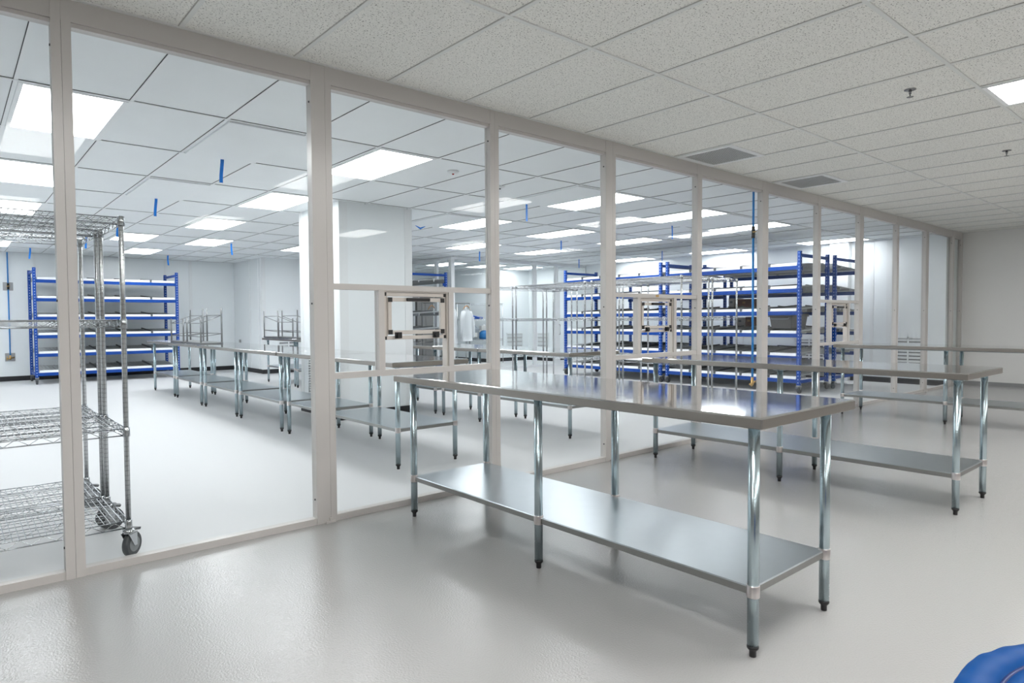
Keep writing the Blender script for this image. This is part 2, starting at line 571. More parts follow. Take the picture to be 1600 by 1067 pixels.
# ------------------------------------------------------------------ glass wall
P0, STEP = 0.441, 1.3055
HEAD = 2.640
struct(MB().box(XL, -.004, HEAD, 14.0, .060, H1 + .008).build('trim_5', M['frame']), 'white header beam along the top of the glass wall', 'trim')
hatch_panels = (1, 3, 6)
def panel(n):
    c0, c1_ = P0 + STEP * n, P0 + STEP * (n + 1)
    wl = .040
    wr = .040 if (n + 1) % 2 == 0 else .088
    last = n == 10
    if last:
        c1_, wr = 14.007, .05
    w = empty('window_%d' % (n + 4), (c0, 0, 0))
    if n in hatch_panels:
        what = 'glass wall panel holding the %s pass-through hatch' % {1: 'left', 3: 'middle', 6: 'right'}[n]
    elif last:
        what = 'narrow last glass panel at the far right end'
    else:
        what = 'tall glass wall panel, %s' % {-3: 'far left outside the view', -2: 'left outside the view', -1: 'leftmost in the photo beside the wire cart',
               0: 'with the wire cart behind it', 2: 'between left and middle hatch panels', 4: 'right of the middle hatch panel',
               5: 'left of the right hatch panel', 7: 'right of the right hatch panel', 8: 'third from the right wall', 9: 'second from the right wall'}[n]
    struct(w, what, 'window')
    L = c1_ - c0
    g = .0006
    f = MB()
    f.box(g, -.006, 0, wl, .058, H1 + .006)
    f.box(L - wr, -.006, 0, L - g, .058, H1 + .006)
    f.box(wl, 0, 0.0, L - wr, .058, .038)
    f.box(wl, .006, HEAD - .02, L - wr, .058, HEAD)
    panes = []
    if n in hatch_panels:
        f.box(wl, 0, 1.418, L - wr, .055, 1.454)
        f.box(wl, 0, .870, L - wr, .055, .908)
        f.box(.348, 0, .908, .388, .055, 1.418)
        f.box(.893, 0, .908, .933, .055, 1.418)
        panes = [(wl, 1.454, L - wr, HEAD - .02), (wl, .038, L - wr, .870), (wl, .908, .348, 1.418), (.933, .908, L - wr, 1.418)]
    else:
        panes = [(wl, .038, L - wr, HEAD - .02)]
    f.build('frame', M['frame'], w)
    for x0, z0, x1, z1 in panes:
        MB().box(x0, .032, z0, x1, .038, z1).build('pane', M['glass'], w)
    for z in (.15, 1.33, 2.52):
        x = L - wr
        MB().tube([(x - .0045, .018, z), (x + .001, .018, z)], .006, 8).build('screw', M['screw'], w)
    # slim bolt-through foot plate where the column stands
    if n % 2 == 1 and n > 0:
        MB().box(-.035, -.022, 0, .025, -.004, .012).box(-.012, -.018, .012, .006, -.006, .03).build('foot_plate', M['frame'], w)
    return w
for n in range(-3, 11):
    panel(n)

def hatch(n, label):
    c0 = P0 + STEP * n
    t = thing('pass_through_hatch', label, 'pass-through hatch', (c0 + .388, 0, .908))
    W, HH = .893 - .388, .510
    # side channels the sash slides in
    tr = MB()
    tr.box(0, .012, 0, .010, .068, HH).box(W - .010, .012, 0, W, .068, HH).box(.010, .012, HH - .008, W - .010, .068, HH)
    tr.build('guide_track', M['alu'], t)
    b = .024
    def bars(x0, z0, x1, z1, y0, y1, name, b):
        m = MB()
        m.box(x0, y0, z0, x1, y1, z0 + b).box(x0, y0, z1 - b, x1, y1, z1).box(x0, y0, z0 + b, x0 + b, y1, z1 - b).box(x1 - b, y0, z0 + b, x1, y1, z1 - b)
        return m.build(name, M['alu'], t, bevel=.002)
    z0, z1 = .193, HH - .010
    so = bars(.012, z0, W - .012, z1, .024, .046, 'lift_frame', b)
    si = bars(.034, z0 + .034, W - .034, z1 - .032, .010, .034, 'sash', .026)
    MB().box(.058, .020, z0 + .058, W - .058, .024, z1 - .056).build('pane', M['glass'], si)
    for x in (.012, W - .012):
        for z in (z0, z1):
            sx, sz = (1 if x < .1 else -1), (1 if z < .3 else -1)
            MB().box(x, .021, z, x + sx * .016, .0245, z + sz * .022).build('corner_block', M['black'], so)
    for x in (.034, W - .034):
        for z in (z0 + .034, z1 - .032):
            sx, sz = (1 if x < .1 else -1), (1 if z < .35 else -1)
            MB().box(x, .004, z, x + sx * .028, .012, z + sz * .030).build('corner_block', M['black'], si)
    hz = z1 - .032 - .013
    h = MB()
    h.box(.165, -.012, hz - .011, .345, .000, hz + .011).box(.170, .000, hz - .009, .190, .012, hz + .009).box(.320, .000, hz - .009, .340, .012, hz + .009)
    h.build('handle', M['black'], t, bevel=.003)
    for x in (.105, W - .105):
        k = MB()
        k.box(x - .024, .000, z0 + .008, x + .024, .010, z0 + .048)
        k.tube([(x, .000, z0 + .028), (x, -.012, z0 + .028)], .017, 12)
        k.build('latch_knob', M['black'], t)
    return t
hatch(1, 'left pass-through hatch with raised sash, behind the nearest table')
hatch(3, 'middle pass-through hatch with black handle, between the two tables')
hatch(6, 'right, most distant pass-through hatch, in front of the blue rack post')
lb = MB().box(4.967, -.002, 1.428, 5.012, 0, 1.446).build('rail_label', M['brass'])
tag(lb, 'small yellow and brown sticker on the rail above the middle hatch', 'sticker')

# ------------------------------------------------------------------ gowning room partition
def gpart():
    y = 8.67
    posts = [8.86, 10.02, 11.44, 12.22, 13.30]
    names = ['left', 'middle', 'narrow']
    for k in range(4):
        x0, x1 = posts[k], posts[k + 1]
        if k == 3:
            continue
        w = empty('window_%d' % (21 + k), (x0, y, 0))
        struct(w, 'gowning room partition glass panel, %s one of the front run' % names[k], 'window')
        L = x1 - x0
        f = MB().box(-.04 if k == 0 else .0015, -.03, 0, .055, .03, H2).box(L - .055, -.03, 0, L - .0015, .03, H2)
        f.box(.055, -.03, 0, L - .055, .03, .06).box(.055, -.03, H2 - .06, L - .055, .03, H2)
        f.build('frame', M['trim_white'], w)
        MB().box(.055, -.003, .06, L - .055, .003, H2 - .06).build('pane', M['glass'], w)
    d = empty('door_1', (12.22, y, 0))
    struct(d, 'glazed white gowning room door with upright pull handle', 'door')
    L = XR2 - 12.22 - .004
    f = MB().box(.0, -.03, 0, .05, .03, H2).box(L - .05, -.03, 0, L, .03, H2).box(.05, -.03, 2.12, L - .05, .03, 2.20).box(.05, -.03, H2 - .06, L - .05, .03, H2)
    f.build('door_frame', M['trim_white'], d)
    lf = MB().box(.055, -.02, .01, .125, .02, 2.115).box(L - .125, -.02, .01, L - .055, .02, 2.115).box(.125, -.02, .01, L - .125, .02, .13).box(.125, -.02, 2.02, L - .125, .02, 2.115)
    lf.build('leaf', M['trim_white'], d)
    MB().box(.125, -.003, .13, L - .125, .003, 2.02).box(.05, -.003, 2.20, L - .05, .003, H2 - .06).build('pane', M['glass'], d)
    MB().tube([(.085, -.02, .82), (.085, -.06, .82), (.085, -.06, 1.08), (.085, -.02, 1.08)], .009, 8).build('pull_handle', M['chrome_dull'], d)
    ys = [8.72, 9.30, 10.35, 11.48]
    for k in range(3):
        w = empty('window_%d' % (25 + k), (8.86, ys[k], 0))
        struct(w, 'gowning room partition glass panel on the left return, %s' % ['nearest', 'middle', 'farthest'][k], 'window')
        L = ys[k + 1] - ys[k]
        f = MB().box(-.03, .0015, 0, .03, .05, H2).box(-.03, L - .05, 0, .03, L - .0015, H2).box(-.03, .05, 0, .03, L - .05, .06).box(-.03, .05, H2 - .06, .03, L - .05, H2)
        f.build('frame', M['trim_white'], w)
        MB().box(-.003, .05, .06, .003, L - .05, H2 - .06).build('pane', M['glass'], w)
gpart()

# ------------------------------------------------------------------ ceiling lamps, vents, sprinklers, diffusers, tapes
def make_light(name, lens):
    t = empty(name)
    f = MB()
    w, l, b = T / 2 - .013, T - .013, .028
    f.box(-w, -l, -.004, w, -l + b, .004).box(-w, l - b, -.004, w, l, .004).box(-w, -l + b, -.004, -w + b, l - b, .004).box(w - b, -l + b, -.004, w, l - b, .004)
    f.build('frame', M['tee_clean'], t)
    MB().box(-w + b, -l + b, -.001, w - b, l - b, .003).build('diffuser', lens, t)
    return t
cl_col = {-6: 'added fill out of view at left', -1: 'above the wire carts at the left', 3: 'above the left row of steel tables', 8: 'just right of the white column', 11: 'above the middle wire carts',
          14: 'above the front blue racks', 19: 'along the right clean room wall'}
cl_row = {0: 'nearest the glass wall', 2: 'second from the glass wall', 4: 'third from the glass wall', 6: 'fourth from the glass wall', 8: 'nearest the far wall'}
special = {(2, 6): 'left one of the pair in front of the far left wall', (4, 6): 'right one of the pair in front of the far left wall',
           (7, 6): 'cut off by the left edge of the white column', (3, 8): 'last one before the far left wall', (-1, 8): 'seen low at the left edge of the photo'}
proto = None
for (i, j) in clean_lights:
    x0, y0, x1, y1 = clean_cell(i, j)
    lab = 'clean room ceiling light, ' + special.get((i, j), '%s, %s' % (cl_col.get(i, ''), cl_row[j]))
    loc = ((x0 + x1) / 2, (y0 + y1) / 2, H2)
    if proto is None:
        proto = make_light('ceiling_light', M['lens_clean'])
        tag(proto, lab, 'ceiling light', 'clean room ceiling lights')
        proto.location = loc
    else:
        copy_thing(proto, loc, 0, lab)
dim_lens = [ch for ch in proto.children if ch.name.startswith('diffuser')][0].data.copy()
dim_lens.materials[0] = M['lens_dim']
for k, (x, y) in enumerate([(9.98, 10.50), (11.20, 10.35), (12.45, 10.25)]):
    c = copy_thing(proto, (x, y, H2), 0, 'ceiling light inside the gowning room, %s of three' % ['left', 'middle', 'right'][k])
    c['group'] = 'gowning room ceiling lights'
    for ch in c.children:
        if ch.name.startswith('diffuser'):
            ch.data = dim_lens
fp = make_light('ceiling_light', M['lens_front'])
first = True
for (i, r) in front_lights:
    x0, y0, x1, y1 = front_cell(i, r)
    if (i, r) == (5, 0):
        lab = 'lit ceiling light cut off by the right edge of the photo'
    else:
        lab = 'front room ceiling light outside the view, %s row, %s' % (['front', 'back'][r], {-7: 'far left', -3: 'left', 1: 'centre left', 5: 'centre', 9: 'right', 13: 'far right'}[i])
    loc = ((x0 + x1) / 2, (y0 + y1) / 2, H1)
    if first:
        tag(fp, lab, 'ceiling light', 'front room ceiling lights'); fp.location = loc; first = False
    else:
        copy_thing(fp, loc, 0, lab)

def vent(i, label):
    x0 = GX1 + T * i
    t = thing('ceiling_vent', label, 'ceiling vent', (x0, -.595, H1), 0, 'front room ceiling vents')
    b = .045
    S, D = T - .024, .560
    MB().box(.012, 0, -.006, .012 + S, b, .004).box(.012, D - b, -.006, .012 + S, D, .004).box(.012, b, -.006, .012 + b, D - b, .004).box(.012 + S - b, b, -.006, .012 + S, D - b, .004).build('frame', M['tee_clean'], t)
    MB().box(.012 + b, b, .001, .012 + S - b, D - b, .003).build('backing', M['vent_back'], t)
    g = MB()
    n = 17
    for k in range(n):
        a = b + (D - 2 * b) * (k + .5) / n
        g.box(.012 + b, a - .006, -.004, .012 + S - b, a + .006, .0)
    for k in range(n):
        a = .012 + b + (S - 2 * b) * (k + .5) / n
        g.box(a - .005, b, -.0035, a + .005, D - b, .0005)
    g.build('grid', M['grille'], t)
vent(5, 'grey square ceiling vent nearer the camera, beside the glass wall')
vent(8, 'grey square ceiling vent farther from the camera, beside the glass wall')

def sprinkler(x, y, z, label, small=False):
    t = thing('sprinkler_head', label, 'sprinkler', (x, y, z))
    MB().lathe([(.036, -.001), (.037, -.005), (.026, -.008), (.016, -.009)], n=18).build('escutcheon', M['sprinkler'], t)
    MB().lathe([(.010, -.007), (.008, -.030), (.004, -.034), (.004, -.050)], n=10).build('body', M['sprinkler'], t)
    MB().lathe([(.004, -.048), (.021, -.050), (.021, -.052), (.003, -.054)], n=14).build('deflector', M['sprinkler'], t)
sprinkler(4.923, -2.108, H1 + .006, 'chrome ceiling sprinkler nearer the camera in the front room')
sprinkler(7.408, -2.093, H1 + .006, 'chrome ceiling sprinkler near the right photo edge, the farther one')
def detector(x, y, label, red):
    t = thing('smoke_detector', label, 'detector', (x, y, H2 + .006))
    MB().lathe([(.055, -.001), (.055, -.012), (.040, -.022), (.012, -.026)], n=18).build('body', M['trim_white'], t)
    MB().lathe([(.010, -.024), (.010, -.034), (.003, -.037)], n=10).build('sensor_tip', M['red'] if red else M['dark'], t)
detector(3.80, 1.55, 'white round ceiling fitting with a red tip over the clean room', True)
detector(4.62, 1.82, 'white round ceiling fitting without red, near the second post', False)

# raised diffuser tiles with blue streamer tapes
diff = [(1, 0), (1, 2), (7, 0), (7, 2), (12, 0), (12, 2), (12, 4), (16, 0), (17, 2), (17, 4)]
tape_lab = {(1, 0): 'longest blue ceiling streamer, nearest the glass at upper left', (1, 2): 'second blue ceiling streamer at left, right of the near wire cart top',
            (7, 0): 'blue ceiling streamer right of the second glass post', (7, 2): 'blue ceiling streamer folded against the column edge',
            (12, 0): 'blue ceiling streamer right of the third glass post', (12, 2): 'blue ceiling streamer between second and third glass posts, over the wire carts',
            (12, 4): 'blue ceiling streamer left of the second glass post, over the gowning partition', (16, 0): 'blue ceiling streamer just right of the blue air pipe post',
            (17, 2): 'blue ceiling streamer above the blue rack uprights by the middle hatch', (17, 4): 'blue ceiling streamer above the left end of the blue racks'}
short_lab = {(1, 0): 'streamer nearest the glass at upper left', (1, 2): 'second streamer at upper left', (7, 0): 'streamer right of the second post',
             (7, 2): 'streamer folded by the column edge', (12, 0): 'streamer right of the third post', (12, 2): 'streamer between second and third posts',
             (12, 4): 'streamer left of the second post', (16, 0): 'streamer right of the blue pipe post', (17, 2): 'streamer above the rack uprights by the middle hatch',
             (17, 4): 'streamer over the left end of the blue racks'}
def tape(x, y, label, ln=.215, fold=False):
    mb = MB()
    if fold:
        mb.hexa([(-.10, 0, -.005), (-.10, .001, -.005), (0, .001, -.06), (0, 0, -.06), (-.10, 0, .0), (-.10, .001, .0), (0, .001, -.03), (0, 0, -.03)])
        mb.hexa([(0, 0, -.06), (0, .001, -.06), (.10, .001, -.005), (.10, 0, -.005), (0, 0, -.03), (0, .001, -.03), (.10, .001, .0), (.10, 0, .0)])
    else:
        w = .015
        n = 6
        for k in range(n):
            z0, z1 = -ln * k / n, -ln * (k + 1) / n
            s0, s1 = .010 * math.sin(k * .5 + x), .010 * math.sin((k + 1) * .5 + x)
            mb.hexa([(-w + s1, s1, z1), (w + s1, s1, z1), (w + s1, s1 + .001, z1), (-w + s1, s1 + .001, z1),
                     (-w + s0, s0, z0), (w + s0, s0, z0), (w + s0, s0 + .001, z0), (-w + s0, s0 + .001, z0)])
    o = mb.build('airflow_tape', M['tape'], None, 0, (x, y, H2 - .0018))
    return tag(o, label, 'tape', 'blue airflow streamers on the clean room ceiling')
dpl = {}
for k, (i, j) in enumerate(diff):
    x0, y0, x1, y1 = clean_cell(i, j)
    mb = MB().box(x0 + .02, y0 + .03, H2 - .011, x1 - .02, y1 - .02, H2 + .005)
    o = mb.build('ceiling_diffuser', M['tile_clean'], None, .003)
    tag(o, 'dropped white ceiling tile with the ' + short_lab[(i, j)], 'ceiling diffuser', 'dropped filter tiles')
    tape((x0 + x1) / 2 + .02, y1 - .008, tape_lab[(i, j)], fold=(i, j) == (7, 2))
tape(4.08, 9.02, 'blue ceiling streamer above the far tables, left of the column')
tape(3.74, 12.20, 'blue ceiling streamer above the right end of the left blue rack')
tape(1.82, 9.35, 'blue ceiling streamer seen between the posts of the near wire carts')
tape(1.27, 12.15, 'blue ceiling streamer at far left above the left blue rack')
tape(1.93, 7.31, 'blue ceiling streamer seen beside the top of the near wire cart post')

# ------------------------------------------------------------------ steel work tables
TABLE_H = .8874
def make_table(L, nlegs, shelf_z, name='work_table', W=.762, ix=.093, iy=.0804):
    """long side along -y from the origin, short side along +x"""
    t = empty(name)
    th = .041
    top = MB()
    r = .010
    def ring(z, o):
        c = .004
        return [(o + c, -L + o, z), (W - o - c, -L + o, z), (W - o, -L + o + c, z), (W - o, -o - c, z), (W - o - c, -o, z), (o + c, -o, z), (o, -o - c, z), (o, -L + o + c, z)]
    levels = [(TABLE_H - .034, .026), (TABLE_H - th, .020), (TABLE_H - th, .004), (TABLE_H - th + .003, .0), (TABLE_H - .006, .0), (TABLE_H - .002, .002), (TABLE_H, .006)]
    for z, o in levels:
        top.v += ring(z, o)
    for k in range(len(levels) - 1):
        for a in range(8):
            b = (a + 1) % 8
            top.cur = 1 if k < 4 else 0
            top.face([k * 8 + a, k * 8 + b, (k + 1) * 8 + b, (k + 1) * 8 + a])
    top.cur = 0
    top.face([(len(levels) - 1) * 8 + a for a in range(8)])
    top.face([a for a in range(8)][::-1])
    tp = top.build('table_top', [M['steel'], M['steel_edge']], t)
    ch = MB()
    for x in (W * .5,):
        ch.hexa([(x - .05, -L + .06, TABLE_H - .062), (x + .05, -L + .06, TABLE_H - .062), (x + .05, -.06, TABLE_H - .062), (x - .05, -.06, TABLE_H - .062),
                 (x - .07, -L + .06, TABLE_H - .034), (x + .07, -L + .06, TABLE_H - .034), (x + .07, -.06, TABLE_H - .034), (x - .07, -.06, TABLE_H - .034)])
    ys = [-iy - (L - 2 * iy) * k / (nlegs // 2 - 1) for k in range(nlegs // 2)]
    for y in ys:
        ch.box(ix - .03, y - .04, TABLE_H - .050, W - ix + .03, y + .04, TABLE_H - .034)
    ch.build('top_channel', M['steel_shelf'], t)
    s = MB()
    x0, x1, y0, y1 = ix - .004, W - ix + .004, -L + iy - .004, -iy + .004
    st = .030
    cc = .022
    def sring(z, o):
        return [(x0 + cc, y0 + o, z), (x1 - cc, y0 + o, z), (x1 - o, y0 + cc, z), (x1 - o, y1 - cc, z), (x1 - cc, y1 - o, z), (x0 + cc, y1 - o, z), (x0 + o, y1 - cc, z), (x0 + o, y0 + cc, z)]
    lv = [(shelf_z - st + .006, .016), (shelf_z - st, .014), (shelf_z - st, .002), (shelf_z - st + .003, .0), (shelf_z - .004, .0), (shelf_z, .004)]
    for z, o in lv:
        s.v += sring(z, o)
    for k in range(len(lv) - 1):
        for a in range(8):
            b = (a + 1) % 8
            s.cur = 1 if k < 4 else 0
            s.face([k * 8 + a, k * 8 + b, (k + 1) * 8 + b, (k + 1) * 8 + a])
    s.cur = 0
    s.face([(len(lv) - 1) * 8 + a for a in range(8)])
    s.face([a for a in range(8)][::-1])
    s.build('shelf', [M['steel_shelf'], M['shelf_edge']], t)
    for x in (ix, W - ix):
        for y in ys:
            g = MB().lathe([(.0206, .034), (.0206, TABLE_H - .050)], x, y, 20)
            g.lathe([(.032, TABLE_H - .052), (.032, TABLE_H - .047)], x, y, 16)
            lg = g.build('leg', M['leg'], t)
            MB().lathe([(.0226, shelf_z - .036), (.0235, shelf_z - .034), (.0235, shelf_z + .006), (.0226, shelf_z + .008)], x, y, 20).build('collar', M['collar'], lg)
            MB().lathe([(.0115, 0.0), (.0125, .001), (.0125, .022), (.0200, .030), (.0218, .034), (.0212, .042)], x, y, 16).build('foot', M['black'], lg)
    return t
big = make_table(2.438, 6, .255)
tag(big, 'large six-legged stainless steel table in the foreground with undershelf', 'work table', 'front room steel tables')
big.location = (2.097, -.164, 0)
copy_thing(big, (4.628, -.105, 0), 0, 'stainless steel table in the front room, second from the camera')
copy_thing(big, (8.541, -.071, 0), 0, 'stainless steel table in the front room, farthest, cut by the right photo edge')

five = make_table(1.50, 4, .335, iy=.085)
tag(five, 'steel table nearest the glass at the near end of the left clean room row', 'work table', 'clean room steel tables')
five.location = (2.70, 2.372, 0)
three = make_table(.925, 4, .345, iy=.085)
tag(three, 'short steel table in the left clean room row, second from the glass', 'work table', 'clean room steel tables')
three.location = (2.70, 3.308, 0)
for k, y in enumerate((4.85, 6.36, 7.865, 9.37)):
    copy_thing(five, (2.70 + .006 * (k % 2), y, 0), 0, 'steel table in the left clean room row, %s from the glass%s' % (['third', 'fourth', 'fifth', 'sixth'][k], ' and last' if k == 3 else ''))
copy_thing(five, (4.735, 2.385, 0), 0, 'steel table behind the nearest work table, near end of the right clean room row')
copy_thing(three, (4.735, 3.318, 0), 0, 'short steel table in the right clean room row, beside the column front')
for k, y in enumerate((4.835, 6.42, 7.955, 9.53)):
    copy_thing(five, (4.735 + .055 * (k == 3), y, 0), 0, 'steel table in the right clean room row, %s' % ['beside the white column', 'just beyond the white column', 'second beyond the column', 'at the far end carrying upturned stands'][k])

# ------------------------------------------------------------------ upturned stands on the far tables
def make_stand():
    """upside-down table riser; low side at x=0, high side at x=D"""
    t = empty('upturned_stand')
    W, D = .765, .325
    MB().box(0, -W, .0, D, 0, .022).build('base_plate', M['chrome_dull'], t, .004)
    hs = {0: .385, 1: .535}
    for a in (0, 1):
        for b in (0, 1):
            x, y = (.014 if a == 0 else D - .014), (-.016 if b == 0 else -W + .016)
            MB().lathe([(.0125, .020), (.0125, hs[a])], x, y, 12).build('leg', M['chrome_dull'], t)
    for fr in (.28, .80):
        for b in (0, 1):
            y = -.016 if b == 0 else -W + .016
            MB().tube([(.014, y, hs[0] * fr), (D - .014, y, hs[1] * fr)], .006, 6).build('rail', M['chrome_dull'], t)
        for a in (0, 1):
            x = .014 if a == 0 else D - .014
            MB().tube([(x, -.016, hs[a] * fr), (x, -W + .016, hs[a] * fr)], .006, 6).build('rail', M['chrome_dull'], t)
    return t
st = make_stand()
tag(st, 'upturned metal stand, legs up, left one on the far end of the left table row', 'stand', 'upturned stands on the far tables')
st.location = (2.84, 8.345, TABLE_H)
copy_thing(st, (2.84, 7.40, TABLE_H), 0, 'upturned metal stand, legs up, right one on the far end of the left table row')
copy_thing(st, (5.22, 8.96, TABLE_H), PI, 'upturned metal stand left of the column, left one of its pair')
copy_thing(st, (5.22, 8.02, TABLE_H), PI, 'upturned metal stand left of the column, right one, partly hidden')

# ------------------------------------------------------------------ wire shelving carts
def make_cart():
    """front left post at origin, long side +x, depth +y"""
    L, D = 1.505, .60
    t = empty('wire_shelf_cart')
    zs = [.191, .675, 1.237, 1.762]
    for z in zs:
        m = MB()
        r, r2 = .0034, .0020
        lo = z - .036
        c = .018
        for y in (0, D):
            m.tube([(c, y, z), (L - c, y, z)], r, 6).tube([(c, y, lo), (L - c, y, lo)], r, 6)
        for x in (0, L):
            m.tube([(x, c, z), (x, D - c, z)], r, 6).tube([(x, c, lo), (x, D - c, lo)], r, 6)
        for y in (0, D * .33, D * .67, D):
            n = 15
            pts = []
            for k in range(2 * n + 1):
                pts.append((c + (L - 2 * c) * k / (2 * n), y, (z - .002) if k % 2 else (lo + .002)))
            m.tube(pts, .0021, 5)
            if 0 < y < D:
                m.tube([(0, y, z - .004), (L, y, z - .004)], .0026, 5).tube([(c, y, lo), (L - c, y, lo)], .0024, 5)
        for x in (0, L):
            n = 5
            pts = [(x, c + (D - 2 * c) * k / (2 * n), (z - .002) if k % 2 else (lo + .002)) for k in range(2 * n + 1)]
            m.tube(pts, .0021, 5)
        nx = 56
        for k in range(1, nx):
            x = L * k / nx
            m.tube([(x, 0, z + .002), (x, D, z + .002)], r2, 4)
        for k in (1, 2, 4, 5, 7, 8):
            y = D * k / 9
            m.tube([(0, y, z - .001), (L, y, z - .001)], .0015, 4)
        for x in (0, L):
            for y in (0, D):
                m.lathe([(.0165, lo - .006), (.0185, lo - .004), (.0165, z + .006), (.0145, z + .008)], x, y, 14)
        m.build('wire_shelf', M['chrome'], t)
    for x in (0, L):
        for y in (0, D):
            p = MB().lathe([(.0127, .150), (.0127, 1.763), (.009, 1.770)], x, y, 14).build('post', M['post'], t)
            MB().lathe([(.0132, 1.718), (.0132, 1.722)], x, y, 14).build('split_sleeve', M['black'], p)
            sx = 1 if x > 0 else -1
            fk = MB()
            fk.lathe([(.018, .125), (.030, .128), (.030, .146), (.016, .150)], 0, 0, 16)
            off = .022
            for dy in (-.022, .022):
                fk.box(-.030, dy - .0015, .124, .036, dy + .0015, .130)
                fk.hexa([(off - .010, dy - .0015, .056), (off + .012, dy - .0015, .056), (off + .012, dy + .0015, .056), (off - .010, dy + .0015, .056),
                         (-.030, dy - .0015, .126), (.034, dy - .0015, .126), (.034, dy + .0015, .126), (-.030, dy + .0015, .126)])
            ck = fk.build('caster', M['chrome'], t, 0, (x, y, 0))
            MB().disc_y(off, 0, .0635, .0635, .016).build('wheel', M['rubber'], ck)
            MB().disc_y(off, 0, .0635, .042, .0185).build('wheel_core', M['hub'], ck)
            MB().hexa([(.012, -.02, .138), (.062, -.022, .128), (.062, .02, .128), (.012, .02, .138),
                       (.012, -.02, .148), (.068, -.022, .140), (.068, .02, .140), (.012, .02, .148)]).build('brake_pedal', M['dark_guide'], ck)
    return t
cart = make_cart()
tag(cart, 'chrome wire shelf cart nearest the glass wall at the left', 'wire shelf cart', 'wire shelf carts')
cart.location = (.693 - 1.505, .145, 0)
copy_thing(cart, (.678 - 1.505, .787, 0), 0, 'chrome wire shelf cart at left, standing behind the near cart')
for (x, y, lab) in ((6.96, 2.612, 'middle wire shelf cart, front row, right end by the middle hatch'), (6.96, 4.25, 'middle wire shelf cart, front row, left end near the second post'),
                    (7.635, 2.605, 'middle wire shelf cart, back row, right end next to the blue racks'), (7.635, 4.245, 'middle wire shelf cart, back row, left end')):
    copy_thing(cart, (x, y, 0), -PI / 2, lab)
copy_thing(cart, (6.96, 4.335, 0), 0, 'middle wire shelf cart turned crosswise, partly behind the second glass post')
for ch in cart.children:                 # the near cart's front casters are swivelled
    if ch.name.startswith('caster') and ch.location.y < .1:
        ch.rotation_euler = (0, 0, math.radians(45))

# ------------------------------------------------------------------ blue flow racks
def make_rack():
    """front left upright at the origin, run along +x, depth +y; roller shelves fall to the front"""
    L, D = 2.55, 1.0
    t = empty('flow_rack')
    hw = .027
    for x in (0, L):
        for y in (0, D):
            p = MB().box(-hw, -hw, .135, hw, hw, 2.295)
            p.build('upright', M['blue_post'], t, .003, (x, y, 0))
        b = MB().box(x - .015, hw, 2.205, x + .015, D - hw, 2.255).box(x - .015, hw, .165, x + .015, D - hw, .215)
        for z in (2.02, 1.66, 1.30, .94, .58):
            b.box(x - .012, D - hw - .05, z - .03, x + .012, D - hw, z + .035)
            b.box(x - .012, hw, z - .03, x + .012, hw + .05, z + .035)
        b.build('end_brace', M['blue'], t)
    for z in (2.035, 1.668, 1.303, .940, .575, .200):
        dk = MB()
        zf, zr = z + .066, z + .125
        def hx(x0, x1, y0, y1, h):
            za, zb = zf + (zr - zf) * y0 / D, zf + (zr - zf) * y1 / D
            dk.hexa([(x0, y0, za - h), (x1, y0, za - h), (x1, y1, zb - h), (x0, y1, zb - h), (x0, y0, za), (x1, y0, za), (x1, y1, zb), (x0, y1, zb)])
        n = 40
        for k in range(n):
            x = .045 + (L - .09) * (k + .5) / n
            hx(x - .013, x + .013, .02, D - .02, .020)
        m = 24
        dk.cur = 0
        for k in range(m):
            y = .05 + (D - .1) * k / (m - 1)
            zz = zf + (zr - zf) * y / D - .008
            dk.tube([(.04, y, zz), (L - .04, y, zz)], .007, 5)
        for y in (.30, .70):
            zz = zf + (zr - zf) * y / D - .024
            dk.box(.03, y - .015, zz - .035, L - .03, y + .015, zz)
        sh = dk.build('roller_shelf', M['roller'], t)
        MB().box(hw, -.022, z - .034, L - hw, .016, z + .030).build('front_beam', M['blue'], sh)
        MB().box(hw, D - .016, z + .02, L - hw, D + .02, z + .105).build('rear_beam', M['roller'], sh)
        MB().hexa([(hw + .02, -.010, z + .030), (L - hw - .02, -.010, z + .030), (L - hw - .02, .012, z + .030), (hw + .02, .012, z + .030),
                   (hw + .02, .004, z + .076), (L - hw - .02, .004, z + .076), (L - hw - .02, .018, z + .074), (hw + .02, .018, z + .074)]).build('label_strip', M['strip_white'], sh)
        for k in range(1, 5):
            x = L * k / 5
            g = MB()
            za, zb = zf + .002, zr + .002
            g.hexa([(x - .012, .02, za), (x + .012, .02, za), (x + .012, D - .03, zb), (x - .012, D - .03, zb),
                    (x - .012, .02, za + .022), (x + .012, .02, za + .022), (x + .012, D - .03, zb + .022), (x - .012, D - .03, zb + .022)])
            g.box(x - .020, -.018, z + .034, x + .020, .024, z + .088)
            g.build('lane_guide', M['dark_guide'], sh)
    for x in (0, L):
        for y in (0, D):
            fk = MB().box(x - .035, y - .035, .122, x + .035, y + .035, .135)
            o = .02
            for dx in (-.024, .024):
                fk.hexa([(x + dx - .002, y + o - .012, .05), (x + dx + .002, y + o - .012, .05), (x + dx + .002, y + o + .012, .05), (x + dx - .002, y + o + .012, .05),
                         (x + dx - .002, y - .028, .122), (x + dx + .002, y - .028, .122), (x + dx + .002, y + .03, .122), (x + dx - .002, y + .03, .122)])
            ck = fk.build('caster', M['chrome'], t)
            MB().disc_x(x, y + o, .0585, .0585, .018).build('wheel', M['rubber'], ck)
            MB().hexa([(x - .02, y - .075, .085), (x + .02, y - .075, .085), (x + .02, y - .03, .112), (x - .02, y - .03, .112),
                       (x - .02, y - .075, .093), (x + .02, y - .075, .093), (x + .02, y - .03, .120), (x - .02, y - .03, .120)]).build('brake_pedal', M['chrome_dull'], ck)
    return t
rack = make_rack()
tag(rack, 'blue wheeled flow rack against the far left wall', 'flow rack', 'blue flow racks')
rack.location = (1.32, 12.09, 0)
